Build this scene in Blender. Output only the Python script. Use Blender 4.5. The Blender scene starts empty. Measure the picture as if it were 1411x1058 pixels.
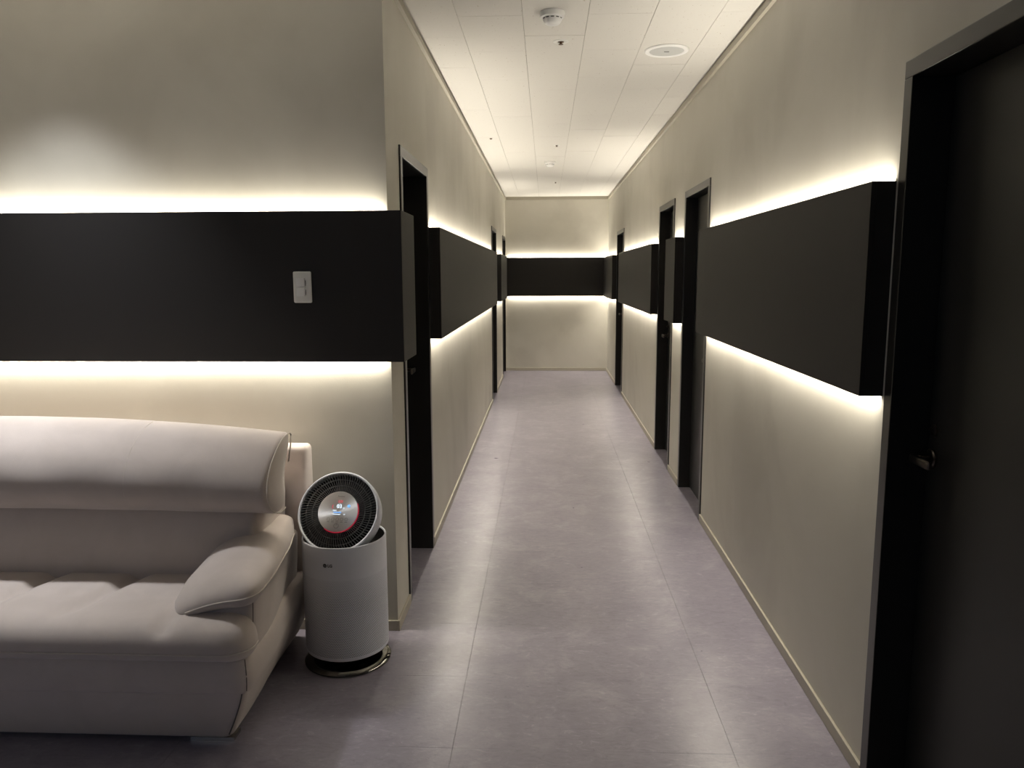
import bpy, bmesh, math, random
from mathutils import Vector, Matrix
random.seed(7)
C = bpy.context.scene.collection
S = bpy.context.scene

# ------------------------------------------------------------------ camera
R = ((0.9990367301308182, 0.002497597028656356, -0.043810659189350405),
     (0.04372132841963772, -0.14195623708566557, 0.9889069077490058),
     (-0.0037493053683510568, -0.9898697837400438, -0.14192869318968831))
cam = bpy.data.cameras.new('camera')
cam.sensor_width = 36.0
cam.lens = 1059.055 / 1411 * 36.0
cam.clip_start = 0.02
camo = bpy.data.objects.new('camera', cam)
C.objects.link(camo)
m = Matrix.Identity(4)
for i in range(3):
    m[i][0] = R[i][0]; m[i][1] = -R[i][1]; m[i][2] = -R[i][2]
m[0][3], m[1][3], m[2][3] = 0, 0, 1.5
camo.matrix_world = m
S.camera = camo

# ------------------------------------------------------------------ world, exposure
w = bpy.data.worlds.new('world'); S.world = w
w.use_nodes = True
w.node_tree.nodes['Background'].inputs[0].default_value = (0.5, 0.5, 0.55, 1)
w.node_tree.nodes['Background'].inputs[1].default_value = 0.02
S.view_settings.view_transform = 'Standard'
S.view_settings.look = 'None'
S.view_settings.gamma = 1
S.view_settings.use_curve_mapping = False
S.view_settings.exposure = 0.6

LED_COL = (1.0, 0.92, 0.79)
LED_SPREAD = math.radians(150)   # lensed tape
LED_UP = 3.1       # watts per metre of strip, upward
LED_DOWN = 3.3     # and downward

def area(name, loc, rot, sx, sy, power, col, spread=math.pi):
    l = bpy.data.lights.new(name, 'AREA'); l.shape = 'RECTANGLE'
    l.size = sx; l.size_y = sy; l.energy = power; l.color = col; l.spread = spread
    o = bpy.data.objects.new(name, l); C.objects.link(o)
    o.location = loc; o.rotation_euler = rot
    return o

# added, unseen fill lamps behind the camera: one warm overhead, one cool blue
area('lobby_fill_light', (-2.3, -1.4, 2.60), (0, 0, 0), 1.2, 0.6, 2.5, (1.0, 0.95, 0.88))
# cool white recessed downlight over the sofa, just above the frame
area('sofa_downlight', (-1.90, 2.62, 2.645), (0, 0, 0), 0.12, 0.12, 4.8, (0.95, 0.96, 1.0), math.radians(78))
area('cool_fill_light', (-3.6, -2.3, 1.5), (math.radians(90), 0, math.radians(-25)), 0.9, 1.6, 5.0, (0.50, 0.66, 1.0))  # cool blue fill added to brighten the purifier, no real opening there

# ------------------------------------------------------------------ dimensions
XL, XR, H, D, YF = -0.625, 0.9458, 2.655, 11.94, 3.068
ZT, ZB, PR = 1.744, 1.156, 0.066
ZD = 2.043
LOB_L, LOB_B = -4.4, -3.0

# ------------------------------------------------------------------ materials
def mat(name, col, rough=0.6, metal=0.0, spec=0.5):
    m = bpy.data.materials.new(name); m.use_nodes = True
    b = m.node_tree.nodes['Principled BSDF']
    b.inputs['Base Color'].default_value = (*col, 1)
    b.inputs['Roughness'].default_value = rough
    b.inputs['Metallic'].default_value = metal
    b.inputs['Specular IOR Level'].default_value = spec
    return m
def nd(m, t, **kw):
    n = m.node_tree.nodes.new(t)
    for k, v in kw.items(): setattr(n, k, v)
    return n
def lk(m, a, b): m.node_tree.links.new(a, b)
def bsdf(m): return m.node_tree.nodes['Principled BSDF']
def coords(m, scale, kind='Object'):
    t = nd(m, 'ShaderNodeTexCoord'); mp = nd(m, 'ShaderNodeMapping')
    mp.inputs['Scale'].default_value = scale
    lk(m, t.outputs[kind], mp.inputs[0]); return mp.outputs[0]
def noise(m, vec, scale, detail=3, rough=0.5, dist=0.0):
    n = nd(m, 'ShaderNodeTexNoise')
    n.inputs['Scale'].default_value = scale; n.inputs['Detail'].default_value = detail
    n.inputs['Roughness'].default_value = rough; n.inputs['Distortion'].default_value = dist
    lk(m, vec, n.inputs['Vector']); return n.outputs['Fac']
def ramp(m, fac, stops):
    r = nd(m, 'ShaderNodeValToRGB'); cr = r.color_ramp
    cr.elements[0].position = stops[0][0]; cr.elements[0].color = (*stops[0][1], 1)
    cr.elements[1].position = stops[-1][0]; cr.elements[1].color = (*stops[-1][1], 1)
    for p, c in stops[1:-1]:
        e = cr.elements.new(p); e.color = (*c, 1)
    lk(m, fac, r.inputs[0]); return r.outputs[0]
def bump(m, h, strength, dist):
    b = nd(m, 'ShaderNodeBump'); b.inputs['Strength'].default_value = strength
    b.inputs['Distance'].default_value = dist
    lk(m, h, b.inputs['Height']); lk(m, b.outputs[0], bsdf(m).inputs['Normal']); return b

def mix(m, fac, a, b, blend='MIX'):
    x = nd(m, 'ShaderNodeMix', data_type='RGBA', blend_type=blend)
    if isinstance(fac, (int, float)): x.inputs[0].default_value = fac
    else: lk(m, fac, x.inputs[0])
    for s, v in ((6, a), (7, b)):
        if isinstance(v, tuple): x.inputs[s].default_value = (*v, 1)
        else: lk(m, v, x.inputs[s])
    return x.outputs[2]

# wallpaper: beige grey, faint cloudy wear and fine linen relief
M_wall = mat('wallpaper', (0.42, 0.385, 0.32), 0.55, 0, 0.35)
v = coords(M_wall, (1, 1, 1))
c1 = ramp(M_wall, noise(M_wall, v, 1.6, 5, 0.6, 0.6), [(0.3, (0.515, 0.495, 0.43)), (0.7, (0.565, 0.545, 0.48))])
c2 = ramp(M_wall, noise(M_wall, coords(M_wall, (1, 1, 0.8)), 1.5, 4, 0.5, 0.5), [(0.36, (0.78, 0.77, 0.76)), (0.5, (1.0, 1.0, 1.0)), (0.75, (1.03, 1.03, 1.03))])
lk(M_wall, mix(M_wall, 0.38, c1, c2, 'MULTIPLY'), bsdf(M_wall).inputs['Base Color'])
v2 = coords(M_wall, (3, 3, 0.6))
n1 = noise(M_wall, v2, 1.5, 2, 0.5)
n2 = noise(M_wall, v, 260, 2, 0.6)
ad = nd(M_wall, 'ShaderNodeMath', operation='MULTIPLY_ADD')
lk(M_wall, n2, ad.inputs[0]); ad.inputs[1].default_value = 0.05; lk(M_wall, n1, ad.inputs[2])
bump(M_wall, ad.outputs[0], 0.35, 0.012)

M_ceil = mat('ceiling_tile_board', (0.68, 0.665, 0.625), 0.85, 0, 0.2)
v = coords(M_ceil, (1, 1, 1))
sp = noise(M_ceil, coords(M_ceil, (1, 0.45, 1)), 95, 3, 0.7)
pits = ramp(M_ceil, sp, [(0.27, (0.38, 0.32, 0.25)), (0.34, (0.68, 0.665, 0.625))])
lk(M_ceil, pits, bsdf(M_ceil).inputs['Base Color'])
bump(M_ceil, sp, 0.25, 0.002)
M_gap = mat('dark_joint', (0.16, 0.14, 0.11), 0.9)

# vinyl floor tile: mottled mauve grey stone print, satin
M_floor = mat('vinyl_tile', (0.2, 0.18, 0.2), 0.36, 0, 0.5)
v = coords(M_floor, (1, 1, 1))
a1 = ramp(M_floor, noise(M_floor, v, 4.5, 8, 0.68, 0.6), [(0.32, (0.208, 0.190, 0.232)), (0.52, (0.243, 0.224, 0.266)), (0.70, (0.305, 0.285, 0.324))])
a2 = ramp(M_floor, noise(M_floor, coords(M_floor, (0.7, 1.5, 1)), 26, 9, 0.74, 1.2), [(0.34, (0.72, 0.70, 0.73)), (0.47, (0.95, 0.95, 0.95)), (0.58, (1.03, 1.02, 1.03)), (0.66, (1.45, 1.42, 1.42))])
lk(M_floor, mix(M_floor, 0.75, a1, a2, 'MULTIPLY'), bsdf(M_floor).inputs['Base Color'])
fr = nd(M_floor, 'ShaderNodeMapRange'); fr.inputs[3].default_value = 0.24; fr.inputs[4].default_value = 0.36
lk(M_floor, noise(M_floor, v, 9, 5, 0.6), fr.inputs[0]); lk(M_floor, fr.outputs[0], bsdf(M_floor).inputs['Roughness'])
bump(M_floor, noise(M_floor, v, 60, 4, 0.6), 0.12, 0.004)
M_seam = mat('floor_joint', (0.10, 0.09, 0.095), 0.8)

M_trim = mat('beige_trim', (0.40, 0.37, 0.30), 0.45, 0, 0.5)
M_board = mat('black_board', (0.0155, 0.0138, 0.0128), 0.62, 0, 0.35)
v = coords(M_board, (1, 1, 1))
bump(M_board, noise(M_board, v, 420, 2, 0.5), 0.2, 0.001)
M_frame = mat('charcoal_frame_paint', (0.018, 0.017, 0.0155), 0.28, 0, 0.5)
M_leaf = mat('charcoal_door_sheet', (0.012, 0.012, 0.011), 0.42, 0, 0.45)
bump(M_leaf, noise(M_leaf, coords(M_leaf, (1, 1, 1)), 300, 2, 0.5), 0.1, 0.001)
M_lever = mat('dark_bronze', (0.10, 0.085, 0.075), 0.30, 0.9)
M_white = mat('white_plastic', (0.85, 0.85, 0.84), 0.35)
M_whiteb = mat('warm_white_plastic', (0.78, 0.78, 0.74), 0.4)
M_grey = mat('grey_mesh', (0.52, 0.53, 0.52), 0.55)
M_slot = mat('dark_slot', (0.03, 0.03, 0.03), 0.6)
M_brass = mat('brown_metal', (0.12, 0.07, 0.04), 0.4, 0.7)

def emis(name, col, st):
    m = mat(name, (0.02, 0.02, 0.02), 0.5)
    bsdf(m).inputs['Emission Color'].default_value = (*col, 1)
    bsdf(m).inputs['Emission Strength'].default_value = st
    return m
M_led = emis('led_tape', (1.0, 0.90, 0.74), 4.0)

M_sofa = mat('suede_fabric', (0.46, 0.41, 0.375), 0.85, 0, 0.25)
v = coords(M_sofa, (1, 1, 1))
lk(M_sofa, ramp(M_sofa, noise(M_sofa, v, 6, 4, 0.6, 0.5), [(0.3, (0.53, 0.465, 0.42)), (0.7, (0.59, 0.52, 0.475))]), bsdf(M_sofa).inputs['Base Color'])
bsdf(M_sofa).inputs['Sheen Weight'].default_value = 0.35
bsdf(M_sofa).inputs['Sheen Roughness'].default_value = 0.5
bump(M_sofa, noise(M_sofa, v, 420, 3, 0.6), 0.18, 0.0015)
M_stitch = mat('pale_stitching', (0.62, 0.56, 0.50), 0.8)
M_seamf = mat('shaded_seam', (0.16, 0.14, 0.125), 0.9)  # dark tone paints in the shadow along the sofa's seams
M_chrome = mat('chrome', (0.55, 0.54, 0.52), 0.12, 1.0)
M_black = mat('black_plastic', (0.012, 0.012, 0.012), 0.25)
M_fin = mat('glossy_black_fin', (0.15, 0.15, 0.15), 0.22)
M_smoke = mat('smoked_chrome', (0.16, 0.155, 0.14), 0.09, 1.0)
M_puri = mat('white_casing', (0.74, 0.76, 0.82), 0.38)

# perforated lower casing: round holes printed in rows round the cylinder
M_perf = mat('perforated_casing', (0.74, 0.76, 0.82), 0.38)
def perf(m):
    uv = nd(m, 'ShaderNodeTexCoord')
    sep = nd(m, 'ShaderNodeSeparateXYZ'); lk(m, uv.outputs['UV'], sep.inputs[0])
    def mth(op, a, b=None):
        n = nd(m, 'ShaderNodeMath', operation=op)
        for i, q in enumerate((a, b)):
            if q is None: continue
            if isinstance(q, (int, float)): n.inputs[i].default_value = q
            else: lk(m, q, n.inputs[i])
        return n.outputs[0]
    u = mth('MULTIPLY', sep.outputs[0], 150.0)      # holes round the circumference
    vv = mth('MULTIPLY', sep.outputs[1], 88.0)      # rows up the height
    row = mth('FLOOR', vv)
    odd = mth('MULTIPLY', mth('MODULO', row, 2.0), 0.5)
    fu = mth('SUBTRACT', mth('FRACT', mth('ADD', u, odd)), 0.5)
    fv = mth('SUBTRACT', mth('FRACT', vv), 0.5)
    d = mth('SQRT', mth('ADD', mth('MULTIPLY', fu, fu), mth('MULTIPLY', fv, fv)))
    lim = mth('LESS_THAN', sep.outputs[1], 0.72)
    low = mth('GREATER_THAN', sep.outputs[1], 0.035)
    mr = nd(m, 'ShaderNodeMapRange'); mr.inputs[1].default_value = 0.34; mr.inputs[2].default_value = 0.24
    lk(m, d, mr.inputs[0])
    # holes shrink towards the top of the pattern
    fade = nd(m, 'ShaderNodeMapRange'); fade.inputs[1].default_value = 0.72; fade.inputs[2].default_value = 0.50
    fade.inputs[3].default_value = 0.25; fade.inputs[4].default_value = 1.0
    lk(m, sep.outputs[1], fade.inputs[0])
    hole = mth('MULTIPLY', mth('MULTIPLY', mth('MULTIPLY', mr.outputs[0], lim), low), fade.outputs[0])
    lk(m, mix(m, hole, (0.74, 0.76, 0.82), (0.045, 0.05, 0.07)), bsdf(m).inputs['Base Color'])
    inv = mth('SUBTRACT', 1.0, hole)
    bump(m, inv, 0.4, 0.001)
perf(M_perf)

# spun metal display face: conical grain
M_disp = mat('spun_metal', (0.74, 0.74, 0.73), 0.38, 0.8)
bsdf(M_disp).inputs['Anisotropic'].default_value = 0.85
tg = nd(M_disp, 'ShaderNodeTangent', direction_type='RADIAL', axis='Z')
lk(M_disp, tg.outputs[0], bsdf(M_disp).inputs['Tangent'])

# ------------------------------------------------------------------ mesh helpers
def link(name, bm, material, parent=None, smooth=False, bevel=0, kind=None):
    me = bpy.data.meshes.new(name)
    bmesh.ops.recalc_face_normals(bm, faces=bm.faces)
    bm.to_mesh(me); bm.free()
    if material: me.materials.append(material)
    if smooth:
        for p in me.polygons: p.use_smooth = True
    o = bpy.data.objects.new(name, me); C.objects.link(o)
    if bevel:
        b = o.modifiers.new('bevel', 'BEVEL'); b.width = bevel; b.segments = 2; b.limit_method = 'ANGLE'
    if parent: o.parent = parent
    if kind: o['kind'] = kind
    return o
def tag(o, label=None, cat=None, group=None, kind=None):
    if label: o['label'] = label
    if cat: o['category'] = cat
    if group: o['group'] = group
    if kind: o['kind'] = kind
    return o
def empty(name, loc=(0, 0, 0), rz=0):
    o = bpy.data.objects.new(name, None); C.objects.link(o)
    o.location = loc; o.rotation_euler = (0, 0, rz); o.empty_display_size = 0.1
    return o
def box(bm, x0, x1, y0, y1, z0, z1):
    vs = [bm.verts.new((x, y, z)) for x in (x0, x1) for y in (y0, y1) for z in (z0, z1)]
    for f in ((0, 1, 3, 2), (4, 6, 7, 5), (0, 4, 5, 1), (2, 3, 7, 6), (0, 2, 6, 4), (1, 5, 7, 3)):
        bm.faces.new([vs[i] for i in f])
def boxes(name, lst, material, parent=None, bevel=0, kind=None):
    bm = bmesh.new()
    for b in lst: box(bm, *b)
    return link(name, bm, material, parent, False, bevel, kind)
def lathe(bm, prof, seg=64, cap=True, uv=None):
    """profile of (r, z) turned about Z"""
    rings = []
    for r, z in prof:
        if r < 1e-6: rings.append([bm.verts.new((0, 0, z))])
        else: rings.append([bm.verts.new((r * math.cos(2 * math.pi * i / seg), r * math.sin(2 * math.pi * i / seg), z)) for i in range(seg)])
    for a, b in zip(rings, rings[1:]):
        for i in range(seg):
            j = (i + 1) % seg
            if len(a) == 1: bm.faces.new((a[0], b[i], b[j]))
            elif len(b) == 1: bm.faces.new((a[i], a[j], b[0]))
            else: bm.faces.new((a[i], a[j], b[j], b[i]))
def autosmooth(o, deg=35):
    for p in o.data.polygons: p.use_smooth = True
    bm = bmesh.new(); bm.from_mesh(o.data)
    for e in bm.edges:
        if len(e.link_faces) == 2 and e.calc_face_angle(0) > math.radians(deg): e.smooth = False
    bm.to_mesh(o.data); bm.free()
def tube(bm, pts, r, seg=8, taper=None):
    pts = [Vector(p) for p in pts]; rings = []
    up = Vector((0, 0, 1))
    for i, p in enumerate(pts):
        t = (pts[min(i + 1, len(pts) - 1)] - pts[max(i - 1, 0)]).normalized()
        a = t.cross(up)
        if a.length < 1e-3: a = t.cross(Vector((1, 0, 0)))
        a.normalize(); b = t.cross(a)
        rings.append([bm.verts.new(p + (a * math.cos(2 * math.pi * k / seg) + b * math.sin(2 * math.pi * k / seg)) * r) for k in range(seg)])
    for A, B in zip(rings, rings[1:]):
        for k in range(seg): bm.faces.new((A[k], A[(k + 1) % seg], B[(k + 1) % seg], B[k]))
    bm.faces.new(rings[0]); bm.faces.new(rings[-1][::-1])

def axis_samples(a, b, r, n):
    L = [a + r * (1 - math.cos(t * math.pi / 8)) for t in range(4)]
    L += [a + r + (b - a - 2 * r) * i / n for i in range(n + 1)]
    L += [b - r * (1 - math.cos(t * math.pi / 8)) for t in (3, 2, 1, 0)]
    return L
def softbox(lo, hi, r, n, deform=None):
    """closed cushion: box with elliptically rounded edges, then deformed"""
    if isinstance(r, (int, float)): r = (r, r, r)
    S3 = [axis_samples(lo[i], hi[i], r[i], n[i]) for i in range(3)]
    bm = bmesh.new(); cache = {}
    def vert(i, j, k):
        key = (i, j, k)
        if key in cache: return cache[key]
        p = [S3[0][i], S3[1][j], S3[2][k]]
        inner = [min(max(p[q], lo[q] + r[q]), hi[q] - r[q]) for q in range(3)]
        d = [(p[q] - inner[q]) / r[q] for q in range(3)]
        l = math.sqrt(sum(x * x for x in d))
        if l > 1e-9: p = [inner[q] + r[q] * d[q] / l for q in range(3)]
        if deform: p = deform(*p)
        cache[key] = bm.verts.new(p); return cache[key]
    N = [len(s) - 1 for s in S3]
    for ax in range(3):
        b, c = [q for q in range(3) if q != ax]
        for side in (0, N[ax]):
            for i in range(N[b]):
                for j in range(N[c]):
                    q = []
                    for di, dj in ((0, 0), (1, 0), (1, 1), (0, 1)):
                        k = [0, 0, 0]; k[ax] = side; k[b] = i + di; k[c] = j + dj
                        q.append(vert(*k))
                    bm.faces.new(q)
    return bm
def lerp_tab(tab, t):
    for (a, va), (b, vb) in zip(tab, tab[1:]):
        if t <= b:
            s = (t - a) / (b - a); s = max(0, min(1, s)); s = s * s * (3 - 2 * s) if False else s
            return va + (vb - va) * s
    return tab[-1][1]
def sstep(a, b, x):
    t = max(0, min(1, (x - a) / (b - a))); return t * t * (3 - 2 * t)

# ================================================================== SETTING
T = 0.22   # wall thickness
doorsR = [(1.21, 2.150, 0.098), (4.572, 5.371, 0.068), (5.800, 6.560, 0.078), (9.500, 10.400, 0.08)]
doorsL = [(3.335, 4.097, 0.118), (8.900, 9.700, 0.10), (11.12, 11.88, 0.10)]

def wall_boxes(x0, x1, y0, y1, doors):
    out = []; y = y0
    for a, b, _ in doors:
        out.append((x0, x1, y, a, 0, H + 0.05)); out.append((x0, x1, a, b, ZD, H + 0.05)); y = b
    out.append((x0, x1, y, y1, 0, H + 0.05))
    return out
boxes('wall_right', wall_boxes(XR, XR + T, LOB_B - T, D + T, doorsR), M_wall, kind='structure')
boxes('wall_left', wall_boxes(XL - T, XL, YF + T, D + T, doorsL) , M_wall, kind='structure')
boxes('wall_end', [(XL, XR, D, D + T, 0, H + 0.05)], M_wall, kind='structure')
boxes('wall_front', [(LOB_L - T, XL, YF, YF + T, 0, H + 0.05)], M_wall, kind='structure')
boxes('wall_lobby', [(LOB_L - T, LOB_L, LOB_B - T, YF, 0, H + 0.05)], M_wall, kind='structure')
boxes('wall_back', [(LOB_L, XR, LOB_B - T, LOB_B, 0, H + 0.05)], M_wall, kind='structure')

# floor: joint-coloured screed with each vinyl tile laid on it
fl = boxes('floor', [(LOB_L - T, XR + T, LOB_B - T, D + T, -0.12, -0.0022)], M_seam, kind='structure')
tw, td = 0.890, 0.4405
def make_tile_mesh(x0, x1, y0, y1, z0, z1, gap, name, matl, e=0.0006, up=True, gapy=None):
    bm = bmesh.new()
    x0 += gap; x1 -= gap; y0 += gapy if gapy is not None else gap; y1 -= gapy if gapy is not None else gap
    zt, zs = (z1, z1 - e) if up else (z0, z0 + e)
    zb = z0 if up else z1
    a = [bm.verts.new(p) for p in ((x0, y0, zb), (x1, y0, zb), (x1, y1, zb), (x0, y1, zb))]
    b = [bm.verts.new(p) for p in ((x0, y0, zs), (x1, y0, zs), (x1, y1, zs), (x0, y1, zs))]
    c = [bm.verts.new(p) for p in ((x0 + e, y0 + e, zt), (x1 - e, y0 + e, zt), (x1 - e, y1 - e, zt), (x0 + e, y1 - e, zt))]
    for k in range(4):
        j = (k + 1) % 4
        bm.faces.new((a[k], a[j], b[j], b[k])); bm.faces.new((b[k], b[j], c[j], c[k]))
    bm.faces.new(c); bm.faces.new(a[::-1])
    bmesh.ops.recalc_face_normals(bm, faces=bm.faces)
    me = bpy.data.meshes.new(name); bm.to_mesh(me); bm.free(); me.materials.append(matl)
    return me
def tile(name, me, parent):
    o = bpy.data.objects.new(name, me); C.objects.link(o); o.parent = parent; return o
xs = [-0.295 + tw * k for k in range(-5, 2)] + [XR + T]
xs[0] = LOB_L
ys = [2.258 + td * k for k in range(-12, 22)]
ys = [LOB_B] + [y for y in ys if y > LOB_B + 0.05] + [D]
for i in range(len(xs) - 1):
    for j in range(len(ys) - 1):
        x0, x1, y0, y1 = xs[i], xs[i + 1], ys[j], ys[j + 1]
        if y0 > YF and x1 < XL - T: continue
        if y0 < 0.2: continue
        x0c = max(x0, XL - T) if y0 > YF else x0
        tile('floor_tile', make_tile_mesh(x0c, x1, y0, y1, -0.0022, 0.0, 0.0004, 'floor_tile', M_floor, e=0.0003, gapy=0.00008), fl)
# floor behind the camera laid as one sheet
boxes('lobby_floor_sheet', [(LOB_L, XR, LOB_B, min(y for y in ys if y >= 0.2), -0.0022, 0.0)], M_floor, fl)

# ceiling: corridor tiles one by one
ce = boxes('ceiling', [(LOB_L - T, XR + T, LOB_B - T, D + T, H + 0.004, H + 0.12)], M_gap, kind='structure')
cw, cd = 0.2955, 0.5625
cx0 = 0.187
cols = [cx0 + cw * k for k in range(-3, 4)]
offs = {-3: 4.54, -2: 4.235, -1: 4.54, 0: 4.235, 1: 4.54, 2: 4.235}
for k in range(-3, 3):
    xa, xb = cx0 + cw * k, cx0 + cw * (k + 1)
    xa = max(xa, XL); xb = min(xb, XR)
    base = offs[k]
    n0 = int((0.9 - base) / cd)
    y = base + n0 * cd
    while y < D:
        y1 = min(y + cd, D)
        dz = random.uniform(-0.0006, 0.0006)
        tile('ceiling_tile', make_tile_mesh(xa, xb, y, y1, H + dz, H + 0.004, 0.0007, 'ceiling_tile', M_ceil, e=0.0008, up=False), ce)
        y += cd
xa = cx0 + cw * 3
if xa < XR - 0.01:
    y = 4.235 - 6 * cd
    while y < D:
        tile('ceiling_tile', make_tile_mesh(xa, XR, y, min(y + cd, D), H, H + 0.004, 0.0007, 'ceiling_tile', M_ceil, e=0.0008, up=False), ce)
        y += cd
ymin = 4.235 - 6 * cd
boxes('lobby_ceiling_sheet', [(LOB_L, XL, LOB_B, YF, H, H + 0.004), (XL, XR, LOB_B, 0.86, H, H + 0.004)], M_ceil, ce)

# cove trims where wall meets ceiling: flat strip with a small nosing
def cove(name, x0, x1, y0, y1, axis, sgn):
    if axis == 'x':   # runs along Y, projects in x
        b = [(x0, x0 + sgn * 0.010, y0, y1, H - 0.040, H), (x0, x0 + sgn * 0.018, y0, y1, H - 0.046, H - 0.038)]
    else:
        b = [(x0, x1, y0 + sgn * 0.010, y0, H - 0.040, H), (x0, x1, y0 + sgn * 0.018, y0, H - 0.046, H - 0.038)]
    bb = []
    for q in b: bb.append((min(q[0], q[1]), max(q[0], q[1]), min(q[2], q[3]), max(q[2], q[3]), q[4], q[5]))
    return boxes(name, bb, M_trim, kind='structure')
cove('trim_1', XL, 0, YF, D, 'x', 1)
cove('trim_2', XR, 0, LOB_B, D, 'x', -1)
cove('trim_3', XL + 0.018, XR - 0.018, D, 0, 'y', -1)
cove('trim_4', LOB_L, XL, YF, 0, 'y', -1)

# baseboards, broken at the doors
BH, BP = 0.046, 0.010
def runs(y0, y1, doors):
    out = []; y = y0
    for a, b, _ in doors:
        if a > y: out.append((y, a))
        y = b
    if y1 > y + 0.02: out.append((y, y1))
    return out
def baseboard(name, lst):
    return boxes(name, lst, M_trim, bevel=0.002, kind='structure')
baseboard('baseboard_right', [(XR - BP, XR, a, b, 0, BH) for a, b in runs(LOB_B, D, doorsR)])
baseboard('baseboard_left', [(XL, XL + BP, a, b, 0, BH) for a, b in runs(YF - BP, D, doorsL)])
baseboard('baseboard_end', [(XL + BP, XR - BP, D - BP, D, 0, BH)])
baseboard('baseboard_front', [(LOB_L, XL, YF - BP, YF, 0, BH)])

# ------------------------------------------------------------------ doors
def door(idx, side, a, b, rec, latch_far, off=0.055, hz=0.965):
    """side +1: right wall, -1: left wall. opening a..b in Y, leaf recessed by rec"""
    X = XR if side > 0 else XL
    s = side
    root = empty('door_%d' % idx, (X, (a + b) / 2, 0)); root['kind'] = 'structure'
    fw = 0.045
    def bx(l):   # local: u outward into wall (+) , y, z
        o = []
        for (u0, u1, y0, y1, z0, z1) in l:
            x0, x1 = sorted((s * u0, s * u1))
            o.append((x0, x1, y0 - (a + b) / 2, y1 - (a + b) / 2, z0, z1))
        return o
    # casing proud of the wall by 8 mm, deep jambs behind it, stop against the leaf
    for nm, l in (('door_jamb', [(-0.008, rec + 0.05, a, a + fw, 0, ZD - fw)]),
                  ('door_jamb', [(-0.008, rec + 0.05, b - fw, b, 0, ZD - fw)]),
                  ('door_head', [(-0.008, rec + 0.05, a, b, ZD - fw, ZD)])):
        boxes(nm, bx(l), M_frame, root, bevel=0.002)
    g = 0.003
    leaf = boxes('door_leaf', bx([(rec, rec + 0.04, a + fw + g, b - fw - g, 0.008, ZD - fw - g)]), M_leaf, root, bevel=0.0015)
    # lever handle near the latch side
    yl = (b - fw - off) if latch_far else (a + fw + off)
    dy = -1 if latch_far else 1
    yl -= (a + b) / 2
    bm = bmesh.new()
    lathe(bm, [(0, 0), (0.026, 0), (0.026, 0.006), (0.022, 0.009), (0, 0.009)], 28)
    o = link('handle_rose', bm, M_lever, leaf); autosmooth(o)
    o.matrix_local = Matrix.Translation((s * rec, yl, hz)) @ Matrix.Rotation(-s * math.pi / 2, 4, 'Y')
    bm = bmesh.new()
    xo = s * (rec - 0.052)
    tube(bm, [(s * (rec - 0.006), yl, hz), (xo + s * 0.004, yl, hz)], 0.0095, 14)
    o = link('handle_neck', bm, M_lever, leaf, True)
    def df(x, y, z): return (x + s * 0.010 * sstep(0.05, 0.125, abs(y - yl)) , y, z - 0.003 * sstep(0.03, 0.12, abs(y - yl)))
    y0, y1 = sorted((yl - dy * 0.014, yl + dy * 0.085))
    o = link('handle_lever', softbox((min(xo - .006, xo + .006), y0, hz - 0.0125), (max(xo - .006, xo + .006), y1, hz + 0.0125), (0.005, 0.010, 0.008), (1, 10, 2), df), M_lever, leaf, True)
    # keyhole privacy turn beneath
    bm = bmesh.new()
    lathe(bm, [(0, 0), (0.018, 0), (0.018, 0.004), (0.008, 0.006), (0.008, 0.016), (0, 0.017)], 20)
    o = link('handle_lock', bm, M_lever, leaf); autosmooth(o)
    o.matrix_local = Matrix.Translation((s * rec, yl, hz + 0.075)) @ Matrix.Rotation(-s * math.pi / 2, 4, 'Y')
    return root
door(1, 1, *doorsR[0], True, hz=1.003, off=0.032)
door(2, 1, *doorsR[1], False, hz=0.97)
door(3, 1, *doorsR[2], True, hz=0.985)
door(4, 1, *doorsR[3], True, hz=0.965)
door(5, -1, *doorsL[0], True, hz=1.0)
door(6, -1, *doorsL[1], True)
door(7, -1, *doorsL[2], True)

# ------------------------------------------------------------------ backlit black wall panels
BT = 0.014
def led_pair(root, loc, axis, L, up=True, down=True):
    """lamps in the channel between wall and board"""
    rz = math.pi / 2 if axis == 'y' else 0
    if up:
        area('led_strip_light', (loc[0], loc[1], ZT - 0.012), (math.pi, 0, rz), L, 0.011, LED_UP * L, LED_COL, LED_SPREAD)
    if down:
        area('led_strip_light', (loc[0], loc[1], ZB + 0.012), (0, 0, rz), L, 0.011, LED_DOWN * L, LED_COL, LED_SPREAD)
def panel_y(side, a, b, label, capa=True, capb=True):
    """panel on a corridor side wall from Y=a to b"""
    X = XR if side > 0 else XL
    s = -side
    root = empty('backlit_panel', (X, (a + b) / 2, ZB))
    tag(root, label, 'panel', 'backlit black wall panels')
    h = ZT - ZB; L = (b - a) / 2
    def fx(u0, u1): return tuple(sorted((s * u0, s * u1)))
    x0, x1 = fx(PR - BT, PR)
    boxes('face_board', [(x0, x1, -L, L, 0, h)], M_board, root, bevel=0.001)
    for cap, y in ((capa, -L), (capb, L - 0.012)):
        if cap:
            x0, x1 = fx(0.0008, PR - BT)
            boxes('end_board', [(x0, x1, y, y + 0.012, 0, h)], M_board, root)
    x0, x1 = fx(0.0008, PR - BT)
    boxes('spacer', [(x0, x1, -L + 0.013, L - 0.013, 0.03, h - 0.03)], M_board, root)
    x0, x1 = fx(0.008, 0.042)
    boxes('led_strip', [(x0, x1, -L + 0.014, L - 0.014, h - 0.03, h - 0.0285)], M_led, root)
    boxes('led_strip', [(x0, x1, -L + 0.014, L - 0.014, 0.0285, 0.03)], M_led, root)
    led_pair(root, (X + s * 0.012, (a + b) / 2), 'y', b - a - 0.03)
    return root
panel_y(1, 2.175, 4.565, 'long black backlit panel on right wall between the nearest door and the narrow pier doors')
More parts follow.
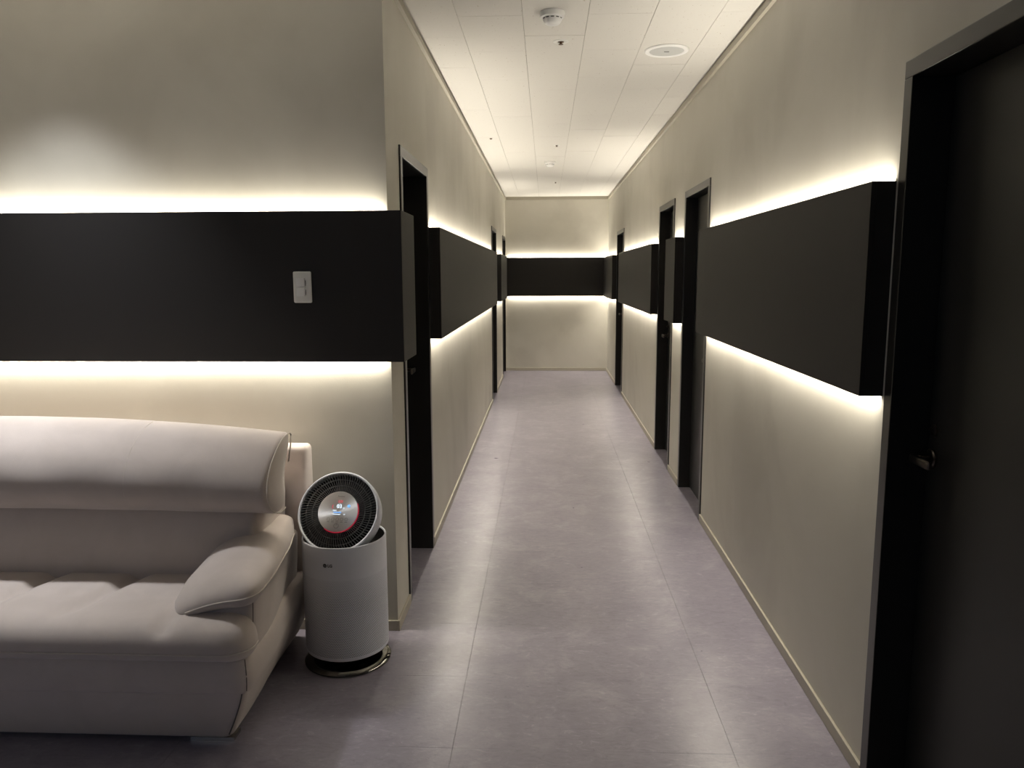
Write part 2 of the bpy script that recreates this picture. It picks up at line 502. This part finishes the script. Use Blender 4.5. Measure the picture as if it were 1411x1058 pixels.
panel_y(1, 5.375, 5.795, 'short black backlit panel on narrow pier between two right-hand doors')
panel_y(1, 6.565, 9.495, 'black backlit panel on right wall beyond the pair of doors')
panel_y(1, 10.405, D - PR, 'farthest black backlit panel on right wall, touching the end wall panel', capb=False)
panel_y(-1, 4.102, 8.895, 'long black backlit panel on left corridor wall past the first left door')
panel_y(-1, 9.705, 11.115, 'short black backlit panel far along the left corridor wall')
# end wall panel
r = empty('backlit_panel', ((XL + XR) / 2, D, ZB))
tag(r, 'black backlit panel across the end wall of the corridor', 'panel', 'backlit black wall panels')
h = ZT - ZB; xa = XL - r.location.x + 0.001; xb = XR - r.location.x
boxes('face_board', [(xa, xb - PR, -PR, -PR + BT, 0, h)], M_board, r, bevel=0.001)
boxes('spacer', [(xa + 0.013, xb - PR, -PR + BT, -0.0008, 0.03, h - 0.03)], M_board, r)
boxes('led_strip', [(xa + 0.014, xb - 0.01, -0.042, -0.008, h - 0.03, h - 0.0285)], M_led, r)
boxes('led_strip', [(xa + 0.014, xb - 0.01, -0.042, -0.008, 0.0285, 0.03)], M_led, r)
led_pair(r, ((XL + XR) / 2, D - 0.012), 'x', XR - XL - 0.08)
# lobby front wall panel wrapping the corner into the corridor
r = empty('backlit_panel', (XL, YF, ZB))
tag(r, 'wide black backlit panel above the sofa carrying the light switch and wrapping the corner', 'panel', 'backlit black wall panels')
boxes('face_board', [(LOB_L - XL + 0.002, PR, -PR, -PR + BT, 0, h)], M_board, r, bevel=0.001)
boxes('return_board', [(PR - BT, PR, -PR + BT, doorsL[0][0] - YF - 0.045, 0, h)], M_board, r, bevel=0.001)
boxes('end_board', [(0.0008, PR - BT, doorsL[0][0] - YF - 0.057, doorsL[0][0] - YF - 0.045, 0, h)], M_board, r)
boxes('spacer', [(LOB_L - XL + 0.002, -0.02, -PR + BT, -0.0008, 0.03, h - 0.03), (0.0008, PR - BT, -PR + BT, 0.2, 0.03, h - 0.02)], M_board, r)
boxes('led_strip', [(LOB_L - XL + 0.002, -0.03, -0.042, -0.008, h - 0.03, h - 0.0285)], M_led, r)
boxes('led_strip', [(LOB_L - XL + 0.002, -0.03, -0.042, -0.008, 0.0285, 0.03)], M_led, r)
led_pair(r, ((LOB_L + XL) / 2, YF - 0.012), 'x', XL - LOB_L - 0.03)

# ------------------------------------------------------------------ light switch on the front panel
sw = empty('light_switch', (-0.953, YF - PR, 1.451))
tag(sw, 'white two-rocker light switch on the black panel above the sofa', 'light switch')
link('switch_plate', softbox((-0.036, -0.009, -0.061), (0.036, 0.0, 0.061), (0.006, 0.004, 0.006), (2, 1, 2)), M_whiteb, sw, True)
for z0 in (0.001, -0.036):
    def df(x, y, z, z0=z0): return (x, y - 0.0025 * (1 if z0 > 0 else -1) * ((z - z0 - 0.0175) / 0.0175) - 0.0, z)
    rk = link('rocker', softbox((-0.022, -0.0155, z0 + 0.0005), (0.011, -0.007, z0 + 0.0345), (0.002, 0.002, 0.002), (1, 1, 2), df), M_white, sw, True)
for z0 in (0.006, -0.030):
    boxes('indicator_slot', [(0.0125, 0.0145, -0.0100, -0.0085, z0, z0 + 0.020)], M_slot, sw)

# ------------------------------------------------------------------ ceiling fittings
def detector(x, y, label):
    o = empty('smoke_detector', (x, y, H)); tag(o, label, 'smoke detector', 'ceiling smoke detectors')
    bm = bmesh.new(); lathe(bm, [(0, 0), (0.055, 0), (0.056, -0.006), (0.053, -0.022), (0.047, -0.026), (0, -0.026)], 40)
    q = link('detector_base', bm, M_white, o); autosmooth(q)
    bm = bmesh.new(); lathe(bm, [(0, -0.026), (0.044, -0.026), (0.043, -0.034), (0.036, -0.046), (0.030, -0.051), (0.014, -0.053), (0, -0.053)], 40)
    q = link('detector_head', bm, M_white, o); autosmooth(q)
    bm = bmesh.new()
    for k in range(12):
        a = 2 * math.pi * k / 12
        c, s_ = math.cos(a), math.sin(a)
        p = [(0.0425 * c - 0.007 * s_, 0.0425 * s_ + 0.007 * c), (0.0425 * c + 0.007 * s_, 0.0425 * s_ - 0.007 * c)]
        q4 = [bm.verts.new((px * f, py * f, z)) for z, f in ((-0.032, 1.035), (-0.028, 1.04)) for px, py in p]
        bm.faces.new((q4[0], q4[1], q4[3], q4[2]))
    link('detector_vents', bm, M_slot, q, kind='stuff')
    return o
detector(0.026, 3.637, 'round white smoke detector on ceiling nearest the camera')
detector(0.038, 8.27, 'round white smoke detector far down the corridor ceiling')
def sprinkler(x, y, label, r0=0.040):
    o = empty('sprinkler_head', (x, y, H)); tag(o, label, 'sprinkler', 'ceiling sprinkler heads')
    bm = bmesh.new(); lathe(bm, [(0.016, 0.0), (r0, 0.0), (r0, -0.0015), (r0 - 0.004, -0.003), (0.017, -0.0035), (0.016, 0.0)], 32)
    q = link('escutcheon', bm, M_whiteb, o); autosmooth(q)
    bm = bmesh.new(); lathe(bm, [(0, -0.001), (0.015, -0.001), (0.014, -0.003), (0.006, -0.004), (0.006, -0.012), (0.012, -0.0135), (0.012, -0.0150), (0, -0.0155)], 20)
    q = link('nozzle', bm, M_brass, o); autosmooth(q)
sprinkler(0.072, 4.077, 'flush round sprinkler just beyond the near smoke detector')
sprinkler(0.094, 7.226, 'small sprinkler on ceiling before the far smoke detector', 0.03)
sprinkler(0.119, 10.07, 'farthest small sprinkler on the corridor ceiling', 0.03)
bm = bmesh.new(); lathe(bm, [(0, 0.0), (0.012, 0.0), (0.010, -0.006), (0.004, -0.009), (0, -0.010)], 16)
o = link('ceiling_screw', bm, M_brass, None, True); o.location = (-0.477, 6.84, H)
tag(o, 'tiny dark fixing on ceiling tiles near the left wall', 'screw')
sp_ = empty('ceiling_speaker', (0.628, 4.262, H)); tag(sp_, 'large round flat white speaker grille in ceiling near right wall', 'speaker')
bm = bmesh.new(); lathe(bm, [(0.088, 0.0), (0.114, 0.0), (0.115, -0.003), (0.110, -0.008), (0.094, -0.009), (0.089, -0.006), (0.088, 0.0)], 64)
o = link('speaker_rim', bm, M_white, sp_); autosmooth(o)
bm = bmesh.new(); lathe(bm, [(0, 0), (0.089, 0), (0.089, -0.0055), (0, -0.0075)], 64)
o = link('speaker_grille', bm, M_grey, sp_); autosmooth(o)
boxes('speaker_mark', [(-0.013, 0.013, -0.0035, 0.0035, -0.0086, -0.0070)], M_slot, o)

# ================================================================== SOFA
SX0, SX1 = -3.16, -0.90      # overall seat width
sofa = empty('sofa', ((SX0 + SX1) / 2, 2.6, 0))
tag(sofa, 'taupe suede three-seat sofa with padded headrest and wing armrests against the front wall', 'sofa')
OX, OY = sofa.location.x, sofa.location.y
def sl(bm, name, material=M_sofa, parent=None, smooth=True):
    for v_ in bm.verts: v_.co.x -= OX; v_.co.y -= OY
    o = link(name, bm, material, parent or sofa, smooth)
    return o
# drop of a sewn top edge towards both ends
def droop(x, amt):
    t = abs(x - OX) / ((SX1 - SX0) / 2); return -amt * t ** 2.2
# lower base, tapering to the floor
def d_base(x, y, z):
    t = (0.21 - z) / 0.19
    t = max(0, min(1, t))
    x = OX + (x - OX) * (1 - 0.070 * t ** 1.3)
    if y < 2.5: y += 0.045 * t ** 1.2
    x -= (0.018 if x > OX else -0.018) * sstep(2.40, 2.72, y)
    return (x, y, z)
sl(softbox((SX0 + 0.035, 2.205, 0.013), (SX1 - 0.035, 3.00, 0.235), (0.03, 0.03, 0.02), (8, 6, 4), d_base), 'lower_base')
# apron: the bulging upper base under the seat
def d_apron(x, y, z):
    t = (z - 0.26) / 0.07
    b = 0.014 * max(0, 1 - t * t)
    if y < 2.4: y -= b
    x = OX + (x - OX) * (1 + 0.009 * max(0, 1 - t * t))
    x -= (0.034 if x > OX else -0.034) * sstep(2.40, 2.72, y)
    return (x, y, z)
sl(softbox((SX0 + 0.025, 2.195, 0.190), (SX1 - 0.025, 2.98, 0.335), (0.05, 0.05, 0.022), (10, 8, 4), d_apron), 'apron')
# curved corner seams of the apron and the base, both ends
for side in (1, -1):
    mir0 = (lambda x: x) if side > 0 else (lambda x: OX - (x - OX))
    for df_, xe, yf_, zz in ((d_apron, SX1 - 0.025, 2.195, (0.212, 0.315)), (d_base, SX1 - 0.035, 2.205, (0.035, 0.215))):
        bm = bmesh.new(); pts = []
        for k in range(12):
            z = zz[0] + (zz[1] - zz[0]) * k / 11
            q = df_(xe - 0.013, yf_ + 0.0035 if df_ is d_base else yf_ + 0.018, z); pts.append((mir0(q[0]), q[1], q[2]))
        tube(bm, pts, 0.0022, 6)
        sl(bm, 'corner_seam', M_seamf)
# seat cushion with soft channels
seams_x = [-1.445, -1.745, -2.03, -2.315, -2.615]
def d_seat(x, y, z):
    if z > 0.385:
        # back tufts and long channels
        fade = sstep(2.16, 2.34, y)
        c = 0
        for sx in seams_x: c += math.exp(-((x - sx - (y - 2.5) * 0.24 * (1 if sx > OX + 0.01 else -1 if sx < OX - 0.01 else 0)) / 0.026) ** 2)
        row = math.exp(-((y - 2.375) / 0.035) ** 2)
        z += -0.030 * c * fade - 0.009 * row * sstep(0.0, 0.15, min(abs(x - q) for q in seams_x) )
        z += 0.010 * math.sin((y - 2.15) / 0.45 * math.pi)
        cr = math.exp(-((x + 1.165) / 0.022) ** 2) * sstep(2.30, 2.20, y) * sstep(2.13, 2.17, y)
        z -= 0.022 * cr
    else:
        # underside tucks back to the seam
        y += 0.030 * sstep(0.365, 0.30, z) * sstep(2.35, 2.2, y)
    e = 0.085 * sstep(2.24, 2.32, y)
    if x > OX + 0.6: x -= e * sstep(OX + 0.6, SX1, x)
    if x < OX - 0.6: x += e * sstep(OX - 0.6, SX0, x)
    return (x, y, z)
sc = sl(softbox((SX0, 2.135, 0.300), (SX1, 2.78, 0.448), (0.085, 0.075, 0.066), (90, 18, 4), d_seat), 'seat_cushion')
bm = bmesh.new()
half = []
for yy, zz in ((2.262, 0.366), (2.235, 0.364)): half.append((d_seat(SX1 + 0.0005, yy, zz)[0], yy, zz))
for k in range(8):
    a = k / 7 * math.pi / 2
    half.append((SX1 - 0.085 + 0.0862 * math.cos(a), 2.21 - 0.0762 * math.sin(a) + 0.0006, 0.362))
pts = half + [(SX1 - 0.085 - i * (SX1 - SX0 - 0.17) / 30, 2.1338, 0.362) for i in range(1, 30)] + [(OX - (p[0] - OX), p[1], p[2]) for p in half[::-1]]
tube(bm, pts, 0.0022, 6)
sl(bm, 'seat_piping', M_stitch, sc)
# lower backrest
def d_back(x, y, z):
    t = (z - 0.40) / 0.34
    y += 0.05 * t - (0.028 * math.sin(max(0, min(1, t)) * math.pi) if y < 2.7 else 0)
    return (x, y, z + droop(x, 0.012) * t)
sl(softbox((SX0 + 0.110, 2.550, 0.38), (SX1 - 0.110, 2.86, 0.725), (0.03, 0.07, 0.05), (30, 4, 8), d_back), 'backrest_cushion')
# rear frame
sl(softbox((SX0 + 0.035, 2.895, 0.20), (SX1 - 0.035, 2.990, 0.835), (0.018, 0.03, 0.025), (6, 3, 6)), 'back_frame')
# headrest: one long padded roll with end piping
def d_head(x, y, z):
    t = (z - 0.68) / 0.30
    y += 0.045 - 0.15 * t + 0.24 * t * t - 0.022 * math.sin(max(0, min(1, t)) * math.pi) * (1 if y < 2.65 else 0)
    z += droop(x, 0.050) * max(0, t) + droop(x, 0.012)
    # upholstery seam
    for sx in (-1.435, OX - (-1.435 - OX)):
        g = math.exp(-((x - sx) / 0.006) ** 2)
        if y - (0.045 - 0.15 * t + 0.24 * t * t) < 2.58 or t > 0.8: z -= 0.0015 * g; y += 0.0025 * g
    y += 0.002 * math.sin(x * 17) * math.sin(z * 30)
    return (x, y, z)
hr = sl(softbox((SX0 + 0.035, 2.475, 0.672), (SX1 - 0.035, 2.665, 0.985), (0.022, 0.085, 0.085), (120, 6, 8), d_head), 'headrest')
for side in (1, -1):
    # piping round the end panel of the headrest
    bm = bmesh.new(); pts = []
    for k in range(0, 25):
        a = -math.pi * 0.62 + k / 24 * math.pi * 1.55
        # rounded rectangle in yz
        cyy, czz, ry, rz = 2.570, 0.8285, 0.0935, 0.155
        ca, sa = math.cos(a + math.pi), math.sin(a + math.pi)
        p = 2.7
        n_ = (abs(ca) ** p + abs(sa) ** p) ** (-1 / p)
        q = d_head(SX1 - 0.040, cyy + ry * ca * n_, czz - rz * sa * n_)
        x = q[0] if side > 0 else OX - (q[0] - OX)
        pts.append((x, q[1], q[2]))
    tube(bm, pts, 0.0026, 6)
    sl(bm, 'headrest_piping', M_stitch, hr)
# stitched seam down the headrest face
for sx in (-1.435, OX - (-1.435 - OX)):
    bm = bmesh.new(); pts = []
    for k in range(14):
        a = math.pi * 0.5 + k / 13 * math.pi * 0.5
        if k < 8:
            a = math.pi / 2 + k / 7 * math.pi / 2
            p0 = (2.560 + 0.0858 * math.cos(a), 0.900 + 0.0858 * math.sin(a))
        else:
            p0 = (2.474, 0.900 - (k - 7) * 0.024)
        q = d_head(sx, *p0); pts.append((q[0], q[1] - 0.0, q[2] + 0.0005))
    tube(bm, pts, 0.0016, 5)
    sl(bm, 'headrest_seam', M_stitch, hr)

# arms
innX = [(0, -1.168), (0.12, -1.192), (0.25, -1.195), (0.5, -1.172), (0.7, -1.135), (0.9, -1.065), (1, -1.01)]
outX = [(0, -0.885), (0.3, -0.895), (0.7, -0.925), (1, -0.965)]
innZ = [(0, 0.435), (0.12, 0.448), (0.25, 0.474), (0.5, 0.515), (0.7, 0.540), (1, 0.550)]
outZ = [(0, 0.520), (0.3, 0.520), (0.7, 0.525), (1, 0.535)]
def pad_map(x, y, z):
    """x 0 (outer)..1 (inner), y 0..1 front to back, z -1..1 about mid surface"""
    u = x; t = y
    X = lerp_tab(outX, t) * (1 - u) + lerp_tab(innX, t) * u
    Y = 2.190 + 0.64 * t + 0.10 * u * (1 - t) * 0.35
    mid = lerp_tab(outZ, t) * (1 - u) + lerp_tab(innZ, t) * u
    mid += 0.016 * math.sin(u * math.pi)
    th = 0.046 * (1 - 0.2 * u)
    top = 0.018 * math.sin(u * math.pi) * math.sin(min(1, t * 1.3) * math.pi) if z > 0 else 0
    return X, Y, mid + z * th + top
for side in (1, -1):
    mir = (lambda x: x) if side > 0 else (lambda x: OX - (x - OX))
    def d_pad(x, y, z):
        X, Y, Z = pad_map(x, y, z); return (mir(X), Y, Z)
    pad = sl(softbox((0, 0, -1), (1, 1, 1), (0.22, 0.12, 0.97), (16, 30, 2), d_pad), 'armrest_pad')
    bm = bmesh.new(); pts = []
    def edge(u, t, e=0.0): 
        X, Y, Z = pad_map(u, t, -0.05); return (mir(X), Y, Z)
    # piping runs along the outer edge and around the front
    for k in range(13): 
        X, Y, Z = pad_map(0, 1 - 0.12 - k / 12 * 0.76, 0.0); pts.append((mir(X + 0.001), Y, Z))
    for k in range(1, 7):
        a = k / 7 * math.pi / 2
        X, Y, Z = pad_map(0.22 - 0.22 * math.cos(a), 0.12 - 0.12 * math.sin(a), 0.0); pts.append((mir(X), Y - 0.001, Z))
    for k in range(12):
        X, Y, Z = pad_map(0.22 + k / 11 * 0.56, 0.0, 0.0); pts.append((mir(X), Y - 0.001, Z))
    for k in range(1, 2):
        a = k / 7 * math.pi / 2
        X, Y, Z = pad_map(0.78 + 0.22 * math.sin(a), 0.12 - 0.12 * math.cos(a), 0.0); pts.append((mir(X), Y - 0.001, Z))
    tube(bm, pts, 0.0024, 6)
    sl(bm, 'armrest_piping', M_stitch, pad)
    # arm body below the pad
    def d_body(x, y, z):
        x -= 0.052 * sstep(2.35, 2.78, y) * (1 if x > -1.0 else 0)
        t = (z - 0.24) / 0.26
        x -= 0.022 * (1 - t) * (1 if x > -1.0 else 0)
        # front face hollows under the pad
        z -= 0.075 * sstep(-1.02, -1.115, x) * sstep(0.4, 0.525, z) * sstep(2.45, 2.30, y)
        return (mir(x), y + 0.010 * math.sin(t * math.pi), z)
    bd = sl(softbox((-1.115, 2.235, 0.215), (-0.910, 2.86, 0.525), (0.035, 0.030, 0.02), (4, 10, 8), d_body), 'arm_body')
    bm = bmesh.new()
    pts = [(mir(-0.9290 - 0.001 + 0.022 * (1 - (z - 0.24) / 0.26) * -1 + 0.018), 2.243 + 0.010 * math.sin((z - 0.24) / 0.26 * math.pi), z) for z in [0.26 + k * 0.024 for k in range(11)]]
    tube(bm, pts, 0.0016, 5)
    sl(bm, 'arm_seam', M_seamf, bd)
    # metal foot plates at the front and rear corner
    for yy in (2.272, 2.93):
        xx = OX + (SX1 - 0.035 - OX) * (1 - 0.070) - (0.0 if yy < 2.5 else 0.06)
        bm = bmesh.new()
        xs_ = sorted((mir(xx - 0.14), mir(xx + 0.003)))
        box(bm, xs_[0], xs_[1], yy - 0.008 if yy < 2.5 else yy - 0.05, yy + 0.05, 0.0, 0.0135)
        sl(bm, 'foot_plate', M_chrome, None, False)

# ================================================================== AIR PURIFIER
ap = empty('air_purifier', (-0.778, 2.832, 0))
tag(ap, 'white cylindrical air purifier with tilted round display head beside the sofa arm', 'air purifier')
bm = bmesh.new(); lathe(bm, [(0, 0.0), (0.160, 0.0), (0.167, 0.003), (0.1675, 0.008), (0.165, 0.012), (0.150, 0.022), (0.120, 0.030), (0, 0.034)], 96)
o = link('base_plate', bm, M_smoke, ap); autosmooth(o, 25)
bm = bmesh.new(); lathe(bm, [(0.108, 0.030), (0.108, 0.064)], 64)
o = link('base_neck', bm, M_black, ap, True)
# casing with uv for the perforation
R0, Z0, Z1 = 0.160, 0.060, 0.505
bm = bmesh.new(); uvl = bm.loops.layers.uv.new('UVMap')
seg, rows = 96, 8
prof = [(0.152, Z0 - 0.002), (0.1585, Z0 + 0.002), (R0, Z0 + 0.010)] + [(R0, Z0 + 0.01 + (Z1 - Z0 - 0.014) * i / rows) for i in range(1, rows + 1)] + [(R0 - 0.001, Z1 - 0.0012), (R0 - 0.003, Z1), (R0 - 0.006, Z1 - 0.001), (R0 - 0.007, Z1 - 0.006)]
grid = [[bm.verts.new((rr * math.cos(2 * math.pi * (i / seg)), rr * math.sin(2 * math.pi * (i / seg)), zz)) for i in range(seg)] for rr, zz in prof]
for j in range(len(prof) - 1):
    for i in range(seg):
        k = (i + 1) % seg
        f = bm.faces.new((grid[j][i], grid[j][k], grid[j + 1][k], grid[j + 1][i]))
        for lp, (uu, jj) in zip(f.loops, ((i, j), (i + 1, j), (i + 1, j + 1), (i, j + 1))):
            lp[uvl].uv = (uu / seg, (prof[jj][1] - Z0) / (Z1 - Z0))
casing = link('casing', bm, M_perf, ap); autosmooth(casing, 40)
bm = bmesh.new(); lathe(bm, [(R0 - 0.006, Z1 - 0.004), (R0 - 0.010, Z1 - 0.03), (0.120, Z1 - 0.115), (0, Z1 - 0.12)], 72)
o = link('casing_well', bm, M_black, ap, True)

def text_mesh(name, body, size, material, parent, mw, align='CENTER', extrude=0.0002, bold=0.0):
    cu = bpy.data.curves.new(name, 'FONT'); cu.body = body; cu.size = size
    cu.align_x = align; cu.align_y = 'CENTER'; cu.extrude = extrude; cu.offset = bold; cu.resolution_u = 3
    tmp = bpy.data.objects.new(name + '_tmp', cu); C.objects.link(tmp)
    dg = bpy.context.evaluated_depsgraph_get(); dg.update()
    me = bpy.data.meshes.new_from_object(tmp.evaluated_get(dg)); me.name = name
    bpy.data.objects.remove(tmp); bpy.data.curves.remove(cu)
    me.materials.clear(); me.materials.append(material)
    o = bpy.data.objects.new(name, me); C.objects.link(o); o.parent = parent; o.matrix_local = mw
    return o
# maker's mark on the casing: dark disc and two letters, facing the camera
M_mark = mat('dark_print', (0.035, 0.035, 0.045), 0.5)
th = math.atan2(-0.978, -0.21 + 0.20)
def on_casing(th, z, r=R0 + 0.0004):
    n = Vector((math.cos(th), math.sin(th), 0)); t = Vector((-math.sin(th), math.cos(th), 0))
    return Matrix(((t.x, 0, n.x, n.x * r), (t.y, 0, n.y, n.y * r), (0, 1, 0, z), (0, 0, 0, 1)))
thc = math.radians(-98)
bm = bmesh.new(); bmesh.ops.create_circle(bm, cap_ends=True, radius=0.0075, segments=28)
o = link('round_mark', bm, M_mark, casing); o.matrix_local = on_casing(thc - 0.07, 0.438, R0 + 0.0008)
M_markl = mat('pale_print', (0.35, 0.35, 0.38), 0.5)
text_mesh('round_mark_letters', 'LG', 0.0075, M_markl, casing, on_casing(thc - 0.07, 0.438, R0 + 0.0012), extrude=0.0001)
text_mesh('letter_mark', 'LG', 0.0150, M_mark, casing, on_casing(thc + 0.055, 0.438, R0 + 0.0010), bold=0.0005)

# tilted head
nrm = Vector((-0.05, -0.86, 0.50)).normalized()
upv = (Vector((0, 0, 1)) - nrm * nrm.z).normalized()
rgt = upv.cross(nrm).normalized()
hc = Vector((-0.787 + 0.778, 2.790 - 2.832, 0.608))
HS = 1.05
HM = Matrix(((rgt.x, upv.x, nrm.x, hc.x), (rgt.y, upv.y, nrm.y, hc.y), (rgt.z, upv.z, nrm.z, hc.z), (0, 0, 0, 1)))
bm = bmesh.new(); lathe(bm, [(0.1405, -0.030), (0.1405, -0.002), (0.1425, 0.0015), (0.1455, 0.0025), (0.1485, 0.001), (0.1500, -0.004), (0.1500, -0.040), (0.1470, -0.062), (0.1380, -0.078), (0.115, -0.088), (0, -0.090)], 96)
head = link('fan_head', bm, M_puri, ap); head.matrix_local = HM @ Matrix.Scale(HS, 4); autosmooth(head, 40)
bm = bmesh.new(); lathe(bm, [(0, -0.028), (0.1405, -0.028)], 64)
link('head_backing', bm, M_black, head)
bm = bmesh.new()
NF = 84
for k in range(NF):
    a0 = 2 * math.pi * k / NF
    prev = None
    for q in range(6):
        rr = 0.074 + (0.1405 - 0.074) * q / 5
        a = a0 + 0.10 * (q / 5) ** 1.3
        hw = 0.0008
        c, s_ = math.cos(a), math.sin(a)
        ring = [bm.verts.new((rr * c + dx * -s_, rr * s_ + dx * c, z)) for dx, z in ((-hw, -0.002), (hw, -0.002), (hw, -0.020), (-hw, -0.020))]
        if prev:
            for e in range(4): bm.faces.new((prev[e], prev[(e + 1) % 4], ring[(e + 1) % 4], ring[e]))
        prev = ring
link('grille_fins', bm, M_fin, head, kind='stuff')
for rr in (0.098, 0.120):
    bm = bmesh.new(); lathe(bm, [(rr - 0.0009, -0.004), (rr + 0.0009, -0.004), (rr + 0.0009, -0.012), (rr - 0.0009, -0.012), (rr - 0.0009, -0.004)], 80)
    link('grille_ring', bm, M_fin, head)
bm = bmesh.new(); lathe(bm, [(0, -0.026), (0.074, -0.026), (0.075, -0.002), (0.0735, 0.001), (0, 0.0012)], 80)
disp = link('display_disc', bm, M_disp, head); autosmooth(disp, 30)
# thin red status ring round the lower right of the display
bm = bmesh.new(); pts = []
for k in range(41):
    a = math.radians(-125 + k * 150 / 40); pts.append((0.0762 * math.cos(a), 0.0762 * math.sin(a), -0.001))
tube(bm, pts, 0.0009, 6)
link('status_ring', bm, emis('red_status_light', (0.9, 0.01, 0.06), 0.4), head)
M_red = emis('red_digits', (1.0, 0.12, 0.16), 0.5)
M_blue = emis('blue_symbols', (0.12, 0.42, 1.0), 1.1)
M_pale = emis('pale_blue_digits', (0.75, 0.88, 1.0), 0.9)
M_etch = mat('etched_grey', (0.22, 0.22, 0.22), 0.5)
def at(x, y, z=0.0018): return Matrix.Translation((x, y, z))
text_mesh('display_digits', '100', 0.014, M_red, disp, at(0.004, 0.037))
text_mesh('display_digits', '03', 0.020, M_pale, disp, at(0.003, 0.019), bold=0.0003)
text_mesh('display_unit', 'ug', 0.007, M_pale, disp, at(0.019, 0.014))
text_mesh('display_symbol', '(', 0.016, M_red, disp, at(-0.022, 0.019), bold=0.0005)
text_mesh('display_heading', 'PuriCare', 0.0068, M_etch, disp, at(0.006, 0.056))
bm = bmesh.new(); lathe(bm, [(0.0028, 0), (0.0048, 0), (0.0048, 0.0004), (0.0028, 0.0004), (0.0028, 0)], 20)
o = link('display_symbol', bm, M_blue, disp); o.matrix_local = at(0.038, 0.021, 0.0016)
bm = bmesh.new(); box(bm, -0.0045, 0.0045, -0.0008, 0.0008, 0, 0.0004)
o = link('display_symbol', bm, M_blue, disp); o.matrix_local = at(0.038, 0.021, 0.0018)
for (x0, x1, y, mm) in ((-0.020, -0.006, 0.004, M_pale), (-0.016, 0.012, -0.003, M_blue), (-0.018, 0.010, -0.010, M_pale), (0.022, 0.028, -0.010, M_pale)):
    bm = bmesh.new()
    x = x0
    while x < x1:
        box(bm, x, min(x + 0.0048, x1), y - 0.0012, y + 0.0012, 0.0014, 0.0019); x += 0.0060
    link('display_bar', bm, mm, disp)
for k in range(5):
    bm = bmesh.new(); lathe(bm, [(0.0050, 0.0013), (0.0058, 0.0013), (0.0058, 0.0017), (0.0050, 0.0017), (0.0050, 0.0013)], 24)
    o = link('touch_key', bm, M_etch, disp); o.matrix_local = at(-0.032 + 0.0165 * k, -0.028, 0)
    boxes('touch_key_caption', [(-0.032 + 0.0165 * k - 0.005, -0.032 + 0.0165 * k + 0.005, -0.0385, -0.0372, 0.0013, 0.0016)], M_etch, disp)
bm = bmesh.new(); lathe(bm, [(0.0080, 0.0013), (0.0090, 0.0013), (0.0090, 0.0017), (0.0080, 0.0017), (0.0080, 0.0013)], 28)
o = link('power_key', bm, M_etch, disp); o.matrix_local = at(0.0, -0.052, 0)
bm = bmesh.new(); box(bm, -0.0006, 0.0006, 0.002, 0.009, 0.0013, 0.0018)
o = link('power_key', bm, M_etch, disp); o.matrix_local = at(0.0, -0.052, 0)
